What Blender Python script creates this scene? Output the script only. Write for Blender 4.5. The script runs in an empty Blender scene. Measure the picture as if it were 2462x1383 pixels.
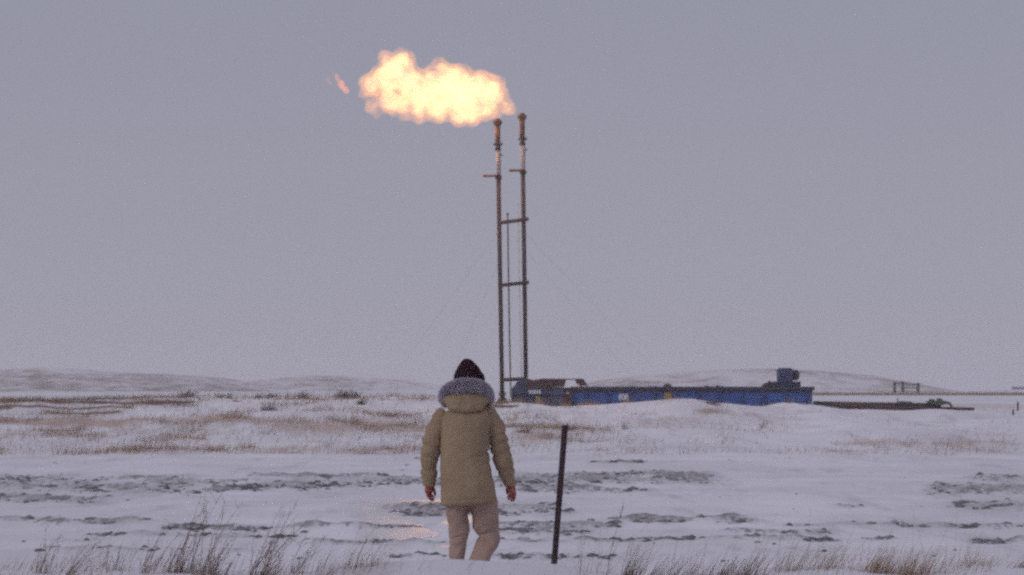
import bpy, bmesh, math, random
import numpy as np
from mathutils import Vector, Matrix

random.seed(7)
rng = np.random.default_rng(7)
SC = bpy.context.scene
COL = SC.collection

# ------------------------------------------------------------------ camera, sky, sun, exposure
F = 7000.0                      # focal length in photo pixels (long lens)
CX, HZ, CAMZ = 1231.0, 945.0, 1.6
cam_d = bpy.data.cameras.new('camera')
cam = bpy.data.objects.new('camera', cam_d); COL.objects.link(cam)
cam.location = (0, 0, CAMZ); cam.rotation_euler = (math.radians(90), 0, 0)
cam_d.sensor_width = 36; cam_d.lens = 36 * F / 2462
cam_d.shift_y = (HZ - 691.5) / 2462
cam_d.clip_end = 8000; cam_d.clip_start = .5
cam_d.dof.use_dof = True; cam_d.dof.focus_distance = 26; cam_d.dof.aperture_fstop = 6.3
SC.camera = cam

SUN_EL, SUN_AZ = 26.0, 235.0     # pale veiled sun behind and left of the camera
w = bpy.data.worlds.new('World'); SC.world = w; w.use_nodes = True
nt = w.node_tree; nt.nodes.clear()
wo = nt.nodes.new('ShaderNodeOutputWorld'); bg = nt.nodes.new('ShaderNodeBackground')
sky = nt.nodes.new('ShaderNodeTexSky'); sky.sky_type = 'NISHITA'; sky.sun_disc = False
sky.sun_elevation = math.radians(SUN_EL); sky.sun_rotation = math.radians(SUN_AZ)
tc = nt.nodes.new('ShaderNodeTexCoord'); sp = nt.nodes.new('ShaderNodeSeparateXYZ')
cr = nt.nodes.new('ShaderNodeValToRGB')
nt.links.new(tc.outputs['Generated'], sp.inputs[0]); nt.links.new(sp.outputs['Z'], cr.inputs[0])
e = cr.color_ramp.elements
e[0].position = 0.0; e[0].color = (.345, .336, .405, 1)
e[1].position = 1.0; e[1].color = (.43, .425, .51, 1)
for p_, c_ in ((.035, (.322, .317, .387, 1)), (.09, (.300, .299, .371, 1)), (.15, (.284, .286, .361, 1)), (.4, (.37, .37, .45, 1))):
    q = e.new(p_); q.color = c_
scl = nt.nodes.new('ShaderNodeVectorMath'); scl.operation = 'SCALE'; scl.inputs['Scale'].default_value = 10.0
nt.links.new(cr.outputs[0], scl.inputs[0])
mx = nt.nodes.new('ShaderNodeMix'); mx.data_type = 'RGBA'; mx.inputs['Factor'].default_value = .96
nt.links.new(sky.outputs[0], mx.inputs['A']); nt.links.new(scl.outputs[0], mx.inputs['B'])
nt.links.new(mx.outputs['Result'], bg.inputs[0]); bg.inputs[1].default_value = .1
nt.links.new(bg.outputs[0], wo.inputs[0])

sun_d = bpy.data.lights.new('sun', 'SUN'); sun = bpy.data.objects.new('sun', sun_d); COL.objects.link(sun)
sun_d.energy = .7; sun_d.angle = math.radians(22); sun_d.color = (1, .95, .9)
az, el = math.radians(SUN_AZ), math.radians(SUN_EL)
sdir = Vector((math.sin(az) * math.cos(el), math.cos(az) * math.cos(el), math.sin(el)))
sun.rotation_euler = (-sdir).to_track_quat('-Z', 'Y').to_euler()

SC.view_settings.view_transform = 'Standard'; SC.view_settings.look = 'None'
SC.view_settings.exposure = 0; SC.view_settings.gamma = 1
SC.view_settings.use_curve_mapping = False
SC.cycles.filter_width = 2.5
SC.cycles.use_denoising = False
SC.cycles.volume_bounces = 1
SC.cycles.max_bounces = 6; SC.cycles.sample_clamp_indirect = 1.5; SC.cycles.sample_clamp_direct = 2.5
SC.cycles.use_adaptive_sampling = True; SC.cycles.adaptive_threshold = .055; SC.cycles.adaptive_min_samples = 20

# ------------------------------------------------------------------ helpers
def U(px, py, Y):
    return Vector(((px - CX) / F * Y, Y, CAMZ - (py - HZ) / F * Y))

def tag(o, label=None, cat=None, group=None, kind=None):
    if label: o['label'] = label
    if cat: o['category'] = cat
    if group: o['group'] = group
    if kind: o['kind'] = kind
    return o

def empty(name, loc):
    o = bpy.data.objects.new(name, None); o.location = loc; o.empty_display_size = .2
    COL.objects.link(o); return o

def mesh_np(name, V, faces, mat, parent=None, smooth=False, attrs=None):
    """V (n,3) array, faces (m,3|4) int array -> ONE mesh object"""
    me = bpy.data.meshes.new(name)
    V = np.asarray(V, dtype=np.float32); faces = np.asarray(faces, dtype=np.int32)
    k = faces.shape[1]
    me.vertices.add(len(V)); me.vertices.foreach_set('co', V.ravel())
    me.loops.add(faces.size); me.loops.foreach_set('vertex_index', faces.ravel())
    me.polygons.add(len(faces)); me.polygons.foreach_set('loop_start', np.arange(0, faces.size, k, dtype=np.int32))
    me.update(calc_edges=True)
    if smooth: me.polygons.foreach_set('use_smooth', np.ones(len(faces), dtype=bool))
    for an, av in (attrs or {}).items():
        a = me.attributes.new(an, 'FLOAT', 'POINT'); a.data.foreach_set('value', np.asarray(av, dtype=np.float32))
    me.materials.append(mat)
    o = bpy.data.objects.new(name, me); COL.objects.link(o)
    if parent: put(o, parent)
    return o

def put(o, parent):
    o.parent = parent
    bpy.context.view_layer.update()
    o.matrix_parent_inverse = parent.matrix_world.inverted()

def bm_obj(name, bm, mat, parent=None, smooth=False):
    bmesh.ops.recalc_face_normals(bm, faces=bm.faces)
    me = bpy.data.meshes.new(name); bm.to_mesh(me); bm.free()
    if smooth:
        for p in me.polygons: p.use_smooth = True
    me.materials.append(mat)
    o = bpy.data.objects.new(name, me); COL.objects.link(o)
    if parent: put(o, parent)
    return o

def B(): return bmesh.new()

def box(bm, p0, p1, bev=0.0, m=None):
    p0, p1 = Vector(p0), Vector(p1)
    c = (p0 + p1) / 2; s = p1 - p0
    r = bmesh.ops.create_cube(bm, size=1)
    vs = r['verts']
    bmesh.ops.scale(bm, vec=(abs(s.x), abs(s.y), abs(s.z)), verts=vs)
    if m is not None: bmesh.ops.transform(bm, matrix=m, verts=vs)
    bmesh.ops.translate(bm, vec=c, verts=vs)
    if bev:
        ed = list({e for v in vs for e in v.link_edges})
        bmesh.ops.bevel(bm, geom=ed, offset=bev, segments=1, affect='EDGES')
    return vs

def tube(bm, pts, rad, seg=10, cap=True):
    """tapered tube through pts (Vectors); rad scalar or list"""
    pts = [Vector(p) for p in pts]
    n = len(pts)
    if not hasattr(rad, '__len__'): rad = [rad] * n
    rings = []
    up = None
    for i, p in enumerate(pts):
        d = (pts[min(i + 1, n - 1)] - pts[max(i - 1, 0)]).normalized()
        if up is None:
            a = Vector((0, 0, 1)) if abs(d.z) < .9 else Vector((0, 1, 0))
            up = (a - d * a.dot(d)).normalized()
        else:
            up = (up - d * up.dot(d)).normalized()
        s = d.cross(up)
        rings.append([bm.verts.new(p + (up * math.cos(t) + s * math.sin(t)) * rad[i])
                      for t in (2 * math.pi * k / seg for k in range(seg))])
    for a, b in zip(rings, rings[1:]):
        for k in range(seg):
            bm.faces.new((a[k], a[(k + 1) % seg], b[(k + 1) % seg], b[k]))
    if cap:
        bm.faces.new(rings[0][::-1]); bm.faces.new(rings[-1])

def ell(bm, c, r, sub=3, rot=None):
    m = Matrix.Translation(Vector(c)) @ (rot.to_4x4() if rot else Matrix()) @ Matrix.Diagonal((*r, 1))
    bmesh.ops.create_icosphere(bm, subdivisions=sub, radius=1, matrix=m)

def loft(bm, secs, seg=40, power=2.3):
    """secs: list of (cx, cy, cz, rx, ry [,tilt dz per x]) horizontal sections"""
    rings = []
    for s in secs:
        cx, cy, cz, rx, ry = s[:5]; tz = s[5] if len(s) > 5 else 0
        ring = []
        for k in range(seg):
            t = 2 * math.pi * k / seg
            c, sn = math.cos(t), math.sin(t)
            x = math.copysign(abs(c) ** (2 / power), c) * rx
            y = math.copysign(abs(sn) ** (2 / power), sn) * ry
            ring.append(bm.verts.new((cx + x, cy + y, cz + tz * x)))
        rings.append(ring)
    for a, b in zip(rings, rings[1:]):
        for k in range(seg):
            bm.faces.new((a[k], a[(k + 1) % seg], b[(k + 1) % seg], b[k]))
    bm.faces.new(rings[0][::-1]); bm.faces.new(rings[-1])

def remesh(o, vox, smooth_it=3, factor=.5):
    m = o.modifiers.new('r', 'REMESH'); m.mode = 'VOXEL'; m.voxel_size = vox; m.use_smooth_shade = True
    if smooth_it:
        s = o.modifiers.new('s', 'SMOOTH'); s.iterations = smooth_it; s.factor = factor
    bpy.context.view_layer.update()
    dg = bpy.context.evaluated_depsgraph_get()
    me = bpy.data.meshes.new_from_object(o.evaluated_get(dg))
    me.name = o.name
    mats = list(o.data.materials)
    o.modifiers.clear(); old = o.data; o.data = me
    if not me.materials and mats: me.materials.append(mats[0])
    bpy.data.meshes.remove(old)
    for p in me.polygons: p.use_smooth = True
    return o

# value noise ------------------------------------------------------------
def _hash(ix, iy, s):
    h = (ix.astype(np.int64) * 374761393 + iy.astype(np.int64) * 668265263 + s * 69069) & 0x7fffffff
    h = ((h ^ (h >> 13)) * 1274126177) & 0x7fffffff
    return ((h ^ (h >> 16)) & 0xffff) / 65535.0
def vn(x, y, s=0):
    x0, y0 = np.floor(x), np.floor(y); fx, fy = x - x0, y - y0
    fx = fx * fx * (3 - 2 * fx); fy = fy * fy * (3 - 2 * fy)
    a, b = _hash(x0, y0, s), _hash(x0 + 1, y0, s)
    c, d = _hash(x0, y0 + 1, s), _hash(x0 + 1, y0 + 1, s)
    return (a * (1 - fx) + b * fx) * (1 - fy) + (c * (1 - fx) + d * fx) * fy
def fbm(x, y, s=0, o=4):
    t, a, n = 0, 1., 0
    for i in range(o):
        t = t + a * vn(x * 2 ** i, y * 2 ** i, s + i * 17); n += a; a *= .5
    return t / n
def sstep(a, b, x):
    t = np.clip((x - a) / (b - a), 0, 1); return t * t * (3 - 2 * t)

def vert_displace(o, fn):
    me = o.data; n = len(me.vertices)
    co = np.empty(n * 3, np.float32); me.vertices.foreach_get('co', co); co = co.reshape(-1, 3)
    no = np.empty(n * 3, np.float32); me.vertices.foreach_get('normal', no); no = no.reshape(-1, 3)
    co += fn(co, no); me.vertices.foreach_set('co', co.ravel()); me.update()

# ------------------------------------------------------------------ materials
def N(nt, t, **kw):
    n = nt.nodes.new(t)
    for k, v in kw.items(): setattr(n, k, v)
    return n
def mat(name, c1, c2=None, rough=.7, scale=5., detail=6, lo=.4, hi=.6, bump=0., bscale=None, metal=0., c3=None, stretch=None, spec=.5):
    m = bpy.data.materials.new(name); m.use_nodes = True
    nt = m.node_tree; b = nt.nodes['Principled BSDF']
    b.inputs['Roughness'].default_value = rough; b.inputs['Metallic'].default_value = metal
    b.inputs['Specular IOR Level'].default_value = spec
    t = N(nt, 'ShaderNodeTexCoord'); src = t.outputs['Object']
    if stretch:
        mp = N(nt, 'ShaderNodeMapping'); mp.inputs['Scale'].default_value = stretch
        nt.links.new(src, mp.inputs[0]); src = mp.outputs[0]
    if c2:
        no = N(nt, 'ShaderNodeTexNoise'); no.inputs['Scale'].default_value = scale; no.inputs['Detail'].default_value = detail
        nt.links.new(src, no.inputs['Vector'])
        r = N(nt, 'ShaderNodeValToRGB'); r.color_ramp.elements[0].position = lo; r.color_ramp.elements[1].position = hi
        r.color_ramp.elements[0].color = (*c1, 1); r.color_ramp.elements[1].color = (*c2, 1)
        nt.links.new(no.outputs['Fac'], r.inputs[0]); out = r.outputs[0]
        if c3:
            n2 = N(nt, 'ShaderNodeTexNoise'); n2.inputs['Scale'].default_value = scale * 2.7; n2.inputs['Detail'].default_value = 5
            nt.links.new(src, n2.inputs['Vector'])
            r2 = N(nt, 'ShaderNodeMapRange'); r2.inputs[1].default_value = .56; r2.inputs[2].default_value = .66
            nt.links.new(n2.outputs['Fac'], r2.inputs[0])
            mm = N(nt, 'ShaderNodeMix', data_type='RGBA'); mm.inputs['B'].default_value = (*c3, 1)
            nt.links.new(r2.outputs[0], mm.inputs['Factor']); nt.links.new(out, mm.inputs['A']); out = mm.outputs['Result']
        nt.links.new(out, b.inputs['Base Color'])
    else: b.inputs['Base Color'].default_value = (*c1, 1)
    if bump:
        nb = N(nt, 'ShaderNodeTexNoise'); nb.inputs['Scale'].default_value = bscale or scale * 3; nb.inputs['Detail'].default_value = 4
        nt.links.new(src, nb.inputs['Vector'])
        bp = N(nt, 'ShaderNodeBump'); bp.inputs['Strength'].default_value = 1; bp.inputs['Distance'].default_value = bump
        nt.links.new(nb.outputs['Fac'], bp.inputs['Height']); nt.links.new(bp.outputs[0], b.inputs['Normal'])
    return m

M = dict(
    blue=mat('blue_paint', (.013, .050, .225), (.022, .084, .32), .6, 1.1, bump=.004, bscale=3),
    blue_grey=mat('worn_blue_paint', (.03, .045, .11), (.055, .07, .15), .7, 1.6, c3=(.10, .06, .05), bump=.006, bscale=4),
    blue_dark=mat('grimy_blue_paint', (.012, .013, .045), (.02, .024, .075), .7, 2., c3=(.04, .025, .022)),
    rust=mat('rusty_steel', (.045, .015, .014), (.085, .032, .024), .8, 2.5, bump=.004, c3=(.02, .012, .014)),
    darksteel=mat('dark_brown_steel', (.046, .021, .020), (.072, .034, .030), .8, 1.2, stretch=(3, 3, .5)),
    tip=mat('scorched_rust', (.13, .045, .018), (.22, .085, .03), .8, 4., bump=.006, c3=(.05, .02, .012)),
    palepipe=mat('pale_flame_tinted_pipe', (.66, .48, .41), (.50, .32, .26), .7, 5., c3=(.12, .06, .045)),  # flame light on the risers is put into this pale colour; cable shares it
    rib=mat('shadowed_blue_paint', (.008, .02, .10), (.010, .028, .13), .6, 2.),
    grey=mat('grey_box_paint', (.028, .034, .10), (.042, .05, .14), .6, 3.),
    yellow=mat('yellow_paint', (.36, .26, .035), (.25, .17, .03), .6, 4.),
    white=mat('white_lettering', (.7, .7, .8), (.55, .55, .68), .6, 8.),
    green=mat('green_paint', (.03, .05, .025), (.05, .075, .035), .6, 3.),
    red=mat('red_brown_paint', (.14, .035, .03), (.09, .03, .025), .6, 3.),
    wood=mat('weathered_wood', (.075, .07, .05), (.11, .10, .075), .9, 6., stretch=(4, 4, .6)),
    poststeel=mat('dark_plum_steel', (.030, .014, .018), (.048, .022, .026), .6, 4., bump=.001, bscale=40, stretch=(3, 3, .6)),
    skin=mat('cold_skin', (.30, .075, .065), (.36, .11, .085), .55, 20., spec=.3),
    jacket=mat('khaki_parka_cloth', (.275, .197, .128), (.312, .226, .147), .9, 6., bump=.004, bscale=26, spec=.2),
    lining=mat('dark_lining', (.03, .025, .022), rough=.9),
    trousers=mat('pinkish_tan_trousers', (.33, .225, .185), (.38, .265, .22), .9, 5., bump=.006, bscale=16, spec=.2),
    hat=mat('black_knit', (.018, .008, .012), (.03, .013, .018), .95, 30., spec=.1),
    fur=mat('grey_fur', (.58, .54, .60), (.38, .35, .42), .9, 14., lo=.35, hi=.65, spec=.1),
    furbase=mat('dark_fur_base', (.20, .185, .25), rough=1, spec=.05),
    boot=mat('dark_boot', (.03, .025, .02), rough=.7),
    soil=mat('frozen_clods', (.10, .095, .105), (.22, .21, .23), .9, 1.4, lo=.35, hi=.65, c3=(.55, .54, .6)),
    straw=mat('dry_straw', (.40, .26, .155), (.26, .165, .10), .9, .8),
    strawpale=mat('pale_straw', (.40, .31, .24), (.27, .19, .14), .9, 1.2),
    weed=mat('dead_weed', (.17, .105, .09), (.30, .205, .17), .9, 2.),
    brush=mat('dark_brush', (.06, .026, .022), (.125, .065, .045), .9, 2.),
)

# ------------------------------------------------------------------ terrain shape
def prof(pts, Y):
    px = np.array([p[0] for p in pts], float); py = np.array([p[1] for p in pts], float)
    return (px - CX) / F * Y, CAMZ - (py - HZ) / F * Y
LIPY, CRY = 17.5, 117.0
lipx, lipz = prof([(-2500, 1380), (-400, 1374), (0, 1372), (180, 1370), (300, 1364), (480, 1370), (640, 1376), (800, 1366), (950, 1351), (1080, 1345), (1180, 1351),
                   (1330, 1357), (1450, 1376), (1560, 1388), (1700, 1384), (1850, 1366), (2000, 1358), (2150, 1369), (2300, 1358), (2462, 1352), (2800, 1356), (5000, 1370)], LIPY)
crx, crz = prof([(-1500, 975), (-200, 966), (0, 963), (200, 959), (455, 954), (650, 954), (900, 953), (1050, 959), (1150, 968), (1200, 972), (1245, 968), (1290, 971), (1330, 978), (1380, 977), (1450, 973),
                 (1500, 969), (1550, 965), (1600, 961), (1640, 965), (1700, 975), (1740, 976), (1790, 979), (1835, 979), (1860, 972), (1885, 968), (1920, 972), (1957, 974), (2030, 984), (2200, 987), (2340, 989), (2462, 992), (4000, 1000)], CRY)
def height(x, y, micro=True):
    x = np.asarray(x, float); y = np.asarray(y, float)
    cr = np.interp(x, crx, crz)
    ramp = sstep(70, CRY, y) ** 1.0
    z = cr * ramp
    # pad and prairie beyond the crest
    far = np.interp(y, [117, 121, 150, 300, 320, 600, 1500], [1.0, 1.06, 1.14, 1.62, 1.55, 2.0, 2.6])
    far = far - .25 * sstep(13, 24, x) * sstep(150, 290, y) * (1 - sstep(300, 500, y))
    k = sstep(117.5, 120.0, y)
    far = far - .24 * sstep(12.4, 14.2, x) * (1 - sstep(122.5, 190, y))
    z = z * (1 - k) + far * k
    # near drift bank in front of the walker
    lip = np.interp(x, lipx, lipz)
    t = np.where(y < LIPY, 1 - .04 * (LIPY - y) / .56, 1 - sstep(LIPY, 20.3, y))
    t = np.clip(t, 0, 1)
    z = z + lip * t
    if micro:
        z = z + (fbm(x * .9, y * .5, 3) - .5) * .05 * sstep(20, 26, y)
        z = z + (fbm(x * .25, y * .16, 5, 3) - .5) * .5 * sstep(75, 92, y) * (1 - sstep(112, 117, y))
        z = z + (fbm(x * .14 + 3, y * .09, 9, 2) - .5) * .55 * sstep(74, 90, y) * (1 - sstep(95, 108, y)) * sstep(0, 4, x)
        z = z + (fbm(x * .5, y * .3, 8, 2) - .5) * .10 * sstep(60, 75, y)* (1 - sstep(112, 117, y))
    return z
def toimg(x, y, z):
    return CX + F * x / y, HZ - F * (z - CAMZ) / y

def bands(px, py, L):
    m = np.zeros_like(px)
    for (a, b, c, h, s) in L[:]:
        sl = 0.
        f = sstep(a - 45, a + 25, px) * (1 - sstep(b - 25, b + 45, px)) * np.exp(-((py - c) / h) ** 2 * .9)
        m = np.maximum(m, f * s)
    return m
DIRT = [(-300, 480, 1168, 26, .62), (-300, 260, 1199, 10, .9), (-300, 170, 1148, 5, .9), (180, 330, 1172, 12, .9), (270, 420, 1153, 5, .9), (330, 640, 1163, 7, .85), (500, 660, 1177, 9, .95),
        (610, 930, 1146, 5, 1.), (600, 760, 1172, 11, .95), (760, 1010, 1162, 18, .6), (900, 1080, 1160, 10, .8), (1190, 1370, 1155, 15, .95), (1360, 1720, 1150, 13, .98),
        (1380, 1560, 1181, 6, .85), (1540, 1770, 1159, 7, .75), (1240, 1430, 1172, 14, .8), (930, 1110, 1220, 11, 1.), (1100, 1340, 1218, 9, .85), (980, 1110, 1236, 5, .9), (1100, 1380, 1232, 8, .62),
        (400, 620, 1272, 9, .9), (600, 1000, 1272, 3.5, .85), (90, 350, 1257, 5, .85), (-100, 120, 1250, 3, .6), (1190, 1480, 1262, 5, .9), (1480, 1780, 1249, 6, .98), (1700, 1830, 1256, 6, .95),
        (1190, 1410, 1277, 10, .8), (1190, 1330, 1302, 4, .85), (1380, 2010, 1298, 4, .75), (1750, 1990, 1281, 6, .7), (740, 1080, 1306, 4, .9), (940, 1080, 1345, 4, .85), (1190, 1480, 1341, 9, .6),
        (200, 700, 1290, 5, .7), (2240, 3200, 1176, 17, 1.), (2350, 3200, 1150, 8, .8), (2290, 3200, 1216, 15, .68), (1430, 1540, 1113, 3.5, .98), (2150, 2600, 1266, 4, .7), (2330, 2700, 1301, 5, .85),
        (1880, 2170, 1262, 5, .65), (2080, 2140, 1297, 4, .9), (2010, 2060, 1217, 5, .8), (130, 240, 1300, 5, .6), (0, 600, 1325, 6, .55), (-3000, -300, 1170, 30, .5)]
SOIL = [(-600, 470, 966, 6, .72), (-600, 330, 979, 5, .66), (100, 300, 992, 7, .62), (380, 480, 975, 10, .5), (600, 900, 958, 6, .5), (1228, 1290, 972, 2, .6), (1170, 1240, 975, 6, .9), (800, 1050, 960, 3, .5), (-600, 480, 958, 3, .5)]
STUB = [(-400, 300, 1015, 12, .75), (200, 700, 1012, 9, .6), (-400, 1050, 1040, 20, .3), (250, 1060, 1083, 14, .38), (-400, 500, 1086, 16, .25), (640, 1050, 1025, 22, .55), (1200, 1420, 1035, 30, .35), (1230, 1330, 1050, 25, .5),
        (1430, 1900, 1015, 18, .25), (1680, 1730, 992, 9, .8), (2000, 2420, 1065, 12, .42), (1900, 2420, 1085, 10, .3), (2150, 2420, 1165, 6, .2)]

# ------------------------------------------------------------------ ground sheet
def geo(a, b, d0, r):
    out = [a]; d = d0
    while out[-1] < b: out.append(out[-1] + d); d *= r
    out[-1] = b; return out
ys = np.array([-50, -35, -20, -10, -3, 2, 6, 8.5] + list(np.arange(10.5, 24, .09)) + list(np.arange(24, 62, .13)) + list(np.arange(62, 124, .3)) + geo(124, 1440, .6, 1.05)[0:])
ys = np.unique(np.round(ys, 4))
xr = geo(26, 1450, .5, 1.12)[1:]
xs = np.array([-v for v in xr[::-1]] + list(np.arange(-26, 26.01, .13)) + xr)
XX, YY = np.meshgrid(xs, ys)
ZZ = height(XX, YY)
YS = np.maximum(YY, 3)
PX = CX + F * XX / YS; PY = HZ - F * (ZZ - CAMZ) / YS; PY0 = HZ + F * CAMZ / YS
flat = (YY > 23) & (YY < 78)
# the bands wander a little so they read as wind-scoured ground
WPY = PY0 + (fbm(PX / 160, PY0 / 40, 21, 3) - .5) * 16
dirt = bands(PX, WPY, DIRT) * flat
brk = fbm(XX * 1.3, YY * .55, 31, 4)
dirt = np.clip(dirt * (0.15 + 1.6 * brk), 0, 1)
slope = (YY >= 70) & (YY < 121)
WPY2 = PY + (fbm(PX / 90, PY / 22, 23, 4) - .5) * 20
soil = bands(PX, WPY2, SOIL) * slope
stub = bands(PX, WPY2, STUB) * ((YY > 45) & (YY < 121))
farstub = np.exp(-((YY - 301) / 10) ** 2) * .95
farstub = np.maximum(farstub, np.clip(fbm(XX * .05, YY * .02, 40, 3) - .5, 0, 1) * 1.2 * (YY > 130))
stub = np.maximum(stub, farstub * (XX > -200))
ice = sstep(790, 930, PX) * (1 - sstep(1085, 1190, PX)) * sstep(1192, 1212, PY0) * (1 - sstep(1298, 1330, PY0))
ice = ice * sstep(.40, .56, fbm(XX * 1.6 + 5, YY * .35, 55, 3))
ZZ = ZZ + dirt * (vn(XX * 4, YY * 3, 60) ** 1.5) * .09
ZZ = ZZ + (fbm(XX * 5.5, YY * .75, 63, 2) - .5) * .07 * sstep(.1, .5, dirt)
ny, nx = XX.shape
idx = np.arange(ny * nx).reshape(ny, nx)
faces = np.stack([idx[:-1, :-1], idx[:-1, 1:], idx[1:, 1:], idx[1:, :-1]], -1).reshape(-1, 4)

gm = bpy.data.materials.new('snowy_ground'); gm.use_nodes = True
nt = gm.node_tree; b = nt.nodes['Principled BSDF']; L = nt.links.new
geo_n = N(nt, 'ShaderNodeTexCoord'); obj = geo_n.outputs['Object']
def noise(scale, detail=5, st=None, rough=.6):
    n = N(nt, 'ShaderNodeTexNoise'); n.inputs['Scale'].default_value = scale; n.inputs['Detail'].default_value = detail; n.inputs['Roughness'].default_value = rough
    if st:
        mp = N(nt, 'ShaderNodeMapping'); mp.inputs['Scale'].default_value = st; L(obj, mp.inputs[0]); L(mp.outputs[0], n.inputs['Vector'])
    else: L(obj, n.inputs['Vector'])
    return n.outputs['Fac']
def attr(n):
    a = N(nt, 'ShaderNodeAttribute'); a.attribute_name = n; return a.outputs['Fac']
def mth(op, a, b_=None, c=None):
    n = N(nt, 'ShaderNodeMath', operation=op)
    for i, v in enumerate((a, b_, c)):
        if v is None: continue
        if isinstance(v, (int, float)): n.inputs[i].default_value = v
        else: L(v, n.inputs[i])
    return n.outputs[0]
def mr(v, a, b_, c=0., d=1.):
    n = N(nt, 'ShaderNodeMapRange'); n.interpolation_type = 'SMOOTHSTEP'
    for i, q in enumerate((a, b_, c, d)): n.inputs[i + 1].default_value = q
    L(v, n.inputs[0]); return n.outputs[0]
def mixc(f, a, b_):
    n = N(nt, 'ShaderNodeMix', data_type='RGBA')
    if isinstance(f, (int, float)): n.inputs['Factor'].default_value = f
    else: L(f, n.inputs['Factor'])
    for s, v in (('A', a), ('B', b_)):
        if isinstance(v, tuple): n.inputs[s].default_value = (*v, 1)
        else: L(v, n.inputs[s])
    return n.outputs['Result']
n_big = noise(.35, 5); n_mid = noise(2.2, 6, (1, .5, 1)); n_fine = noise(9, 6, (1, .6, 1), .7)
snow = mixc(mr(n_big, .35, .65), (.78, .77, .82), (.70, .69, .75))
n_drift = noise(1, 6, (.22, .09, 1), .65); n_streak = noise(1, 6, (1.1, .16, 1), .7)
snow = mixc(mth('MULTIPLY', mr(n_drift, .42, .62), .55), snow, (.60, .57, .62))
snow = mixc(mth('MULTIPLY', mr(n_streak, .52, .70), .6), snow, (.46, .43, .47))
snow = mixc(mth('MULTIPLY', mr(n_fine, .5, .75), .30), snow, (.55, .53, .58))
stubc = mixc(mr(n_streak, .35, .65), (.34, .22, .165), (.55, .42, .37))
f_st = mr(mth('ADD', mth('MULTIPLY', attr('stub'), 1.0), mth('ADD', mth('MULTIPLY', n_streak, .9), mth('MULTIPLY', n_mid, .5))), .88, 1.35)
col = mixc(mth('MULTIPLY', f_st, .8), snow, stubc)
soilc = mixc(mr(n_fine, .4, .6), (.085, .05, .04), (.22, .14, .10))
f_so = mr(mth('ADD', attr('soil'), mth('MULTIPLY', n_fine, .9)), .82, 1.1)
col = mixc(f_so, col, soilc)
col = mixc(mth('MULTIPLY', mr(attr('dirt'), .0, .5), mth('MULTIPLY', mr(n_streak, .35, .6), .6)), col, (.47, .45, .48))
dirtc = mixc(mr(n_streak, .35, .65), (.205, .195, .205), (.40, .385, .41))
n_clod = noise(1, 6, (11, 1.3, 1), .72)
f_di = mr(mth('ADD', mth('MULTIPLY', attr('dirt'), .40), mth('ADD', mth('MULTIPLY', n_clod, 1.1), mth('MULTIPLY', n_fine, .5))), 0.92, 1.25)
f_di = mth('MULTIPLY', f_di, mr(attr('dirt'), .04, .25))
col = mixc(f_di, col, dirtc)
icem = mr(mth('ADD', attr('ice'), mth('MULTIPLY', n_streak, .5)), .42, .85)
icem = mth('MULTIPLY', icem, mth('SUBTRACT', 1.0, f_di))
col = mixc(mth('MULTIPLY', icem, .5), col, (.42, .41, .47))
L(col, b.inputs['Base Color'])
L(mr(icem, 0, 1, .92, .33), b.inputs['Roughness'])
L(mr(icem, 0, 1, .15, .8), b.inputs['Specular IOR Level'])
bp = N(nt, 'ShaderNodeBump'); bp.inputs['Strength'].default_value = .6; bp.inputs['Distance'].default_value = .03
L(mth('ADD', mth('MULTIPLY', n_mid, .8), mth('MULTIPLY', n_fine, .5)), bp.inputs['Height'])
L(mth('SUBTRACT', .6, mth('MULTIPLY', icem, .58)), bp.inputs['Strength'])
L(bp.outputs[0], b.inputs['Normal'])
ground = mesh_np('ground', np.stack([XX, YY, ZZ], -1).reshape(-1, 3), faces, gm, smooth=True,
                 attrs=dict(dirt=dirt.ravel(), soil=soil.ravel(), stub=stub.ravel(), ice=ice.ravel()))
tag(ground, kind='structure')

# ------------------------------------------------------------------ distant hills
hm = bpy.data.materials.new('snowy_hill'); hm.use_nodes = True
nt = hm.node_tree; b = nt.nodes['Principled BSDF']; L = nt.links.new
b.inputs['Roughness'].default_value = .95; b.inputs['Specular IOR Level'].default_value = .1
obj = N(nt, 'ShaderNodeTexCoord').outputs['Object']
hsn = noise(.035, 6, (1, .35, 3), .65); hs2 = noise(.22, 6, (1, .4, 2), .75)
L(mixc(mr(mth('ADD', mth('MULTIPLY', hsn, .6), mth('MULTIPLY', hs2, .6)), .51, .74), (.68, .65, .70), (.23, .16, .13)), b.inputs['Base Color'])
def hill(pts, Y, depth, seed):
    hx, hz = prof(pts, Y)
    X, T = np.meshgrid(np.linspace(hx[0], hx[-1], 220), np.linspace(-1, 1, 60))
    Yw = Y + T * depth
    top = np.interp(X, hx, hz)
    k = np.array([1, 4, 6, 4, 1]) / 16.
    top[:] = np.convolve(np.pad(top[0], 2, 'edge'), k, 'valid')
    gz = height(X, Yw, False) - .4
    Z = gz + np.maximum(top - gz, 0) * np.cos(T * math.pi / 2) ** 1.3
    Z += (fbm(X * .03, Yw * .03, seed) - .5) * 1.0 * np.cos(T * math.pi / 2)
    n, m_ = X.shape; ix = np.arange(n * m_).reshape(n, m_)
    f = np.stack([ix[:-1, :-1], ix[:-1, 1:], ix[1:, 1:], ix[1:, :-1]], -1).reshape(-1, 4)
    return tag(mesh_np('hill', np.stack([X, Yw, Z], -1).reshape(-1, 3), f, hm, smooth=True), kind='structure')
hill([(-1500, 945), (-900, 915), (-400, 905), (-150, 896), (0, 890), (120, 886), (200, 887), (300, 897), (420, 902), (540, 910), (620, 925), (760, 950)], 600, 120, 71)
hill([(470, 952), (560, 930), (650, 910), (720, 904), (800, 902), (900, 907), (980, 913), (1040, 921), (1110, 936), (1200, 952)], 720, 130, 72)
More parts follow.
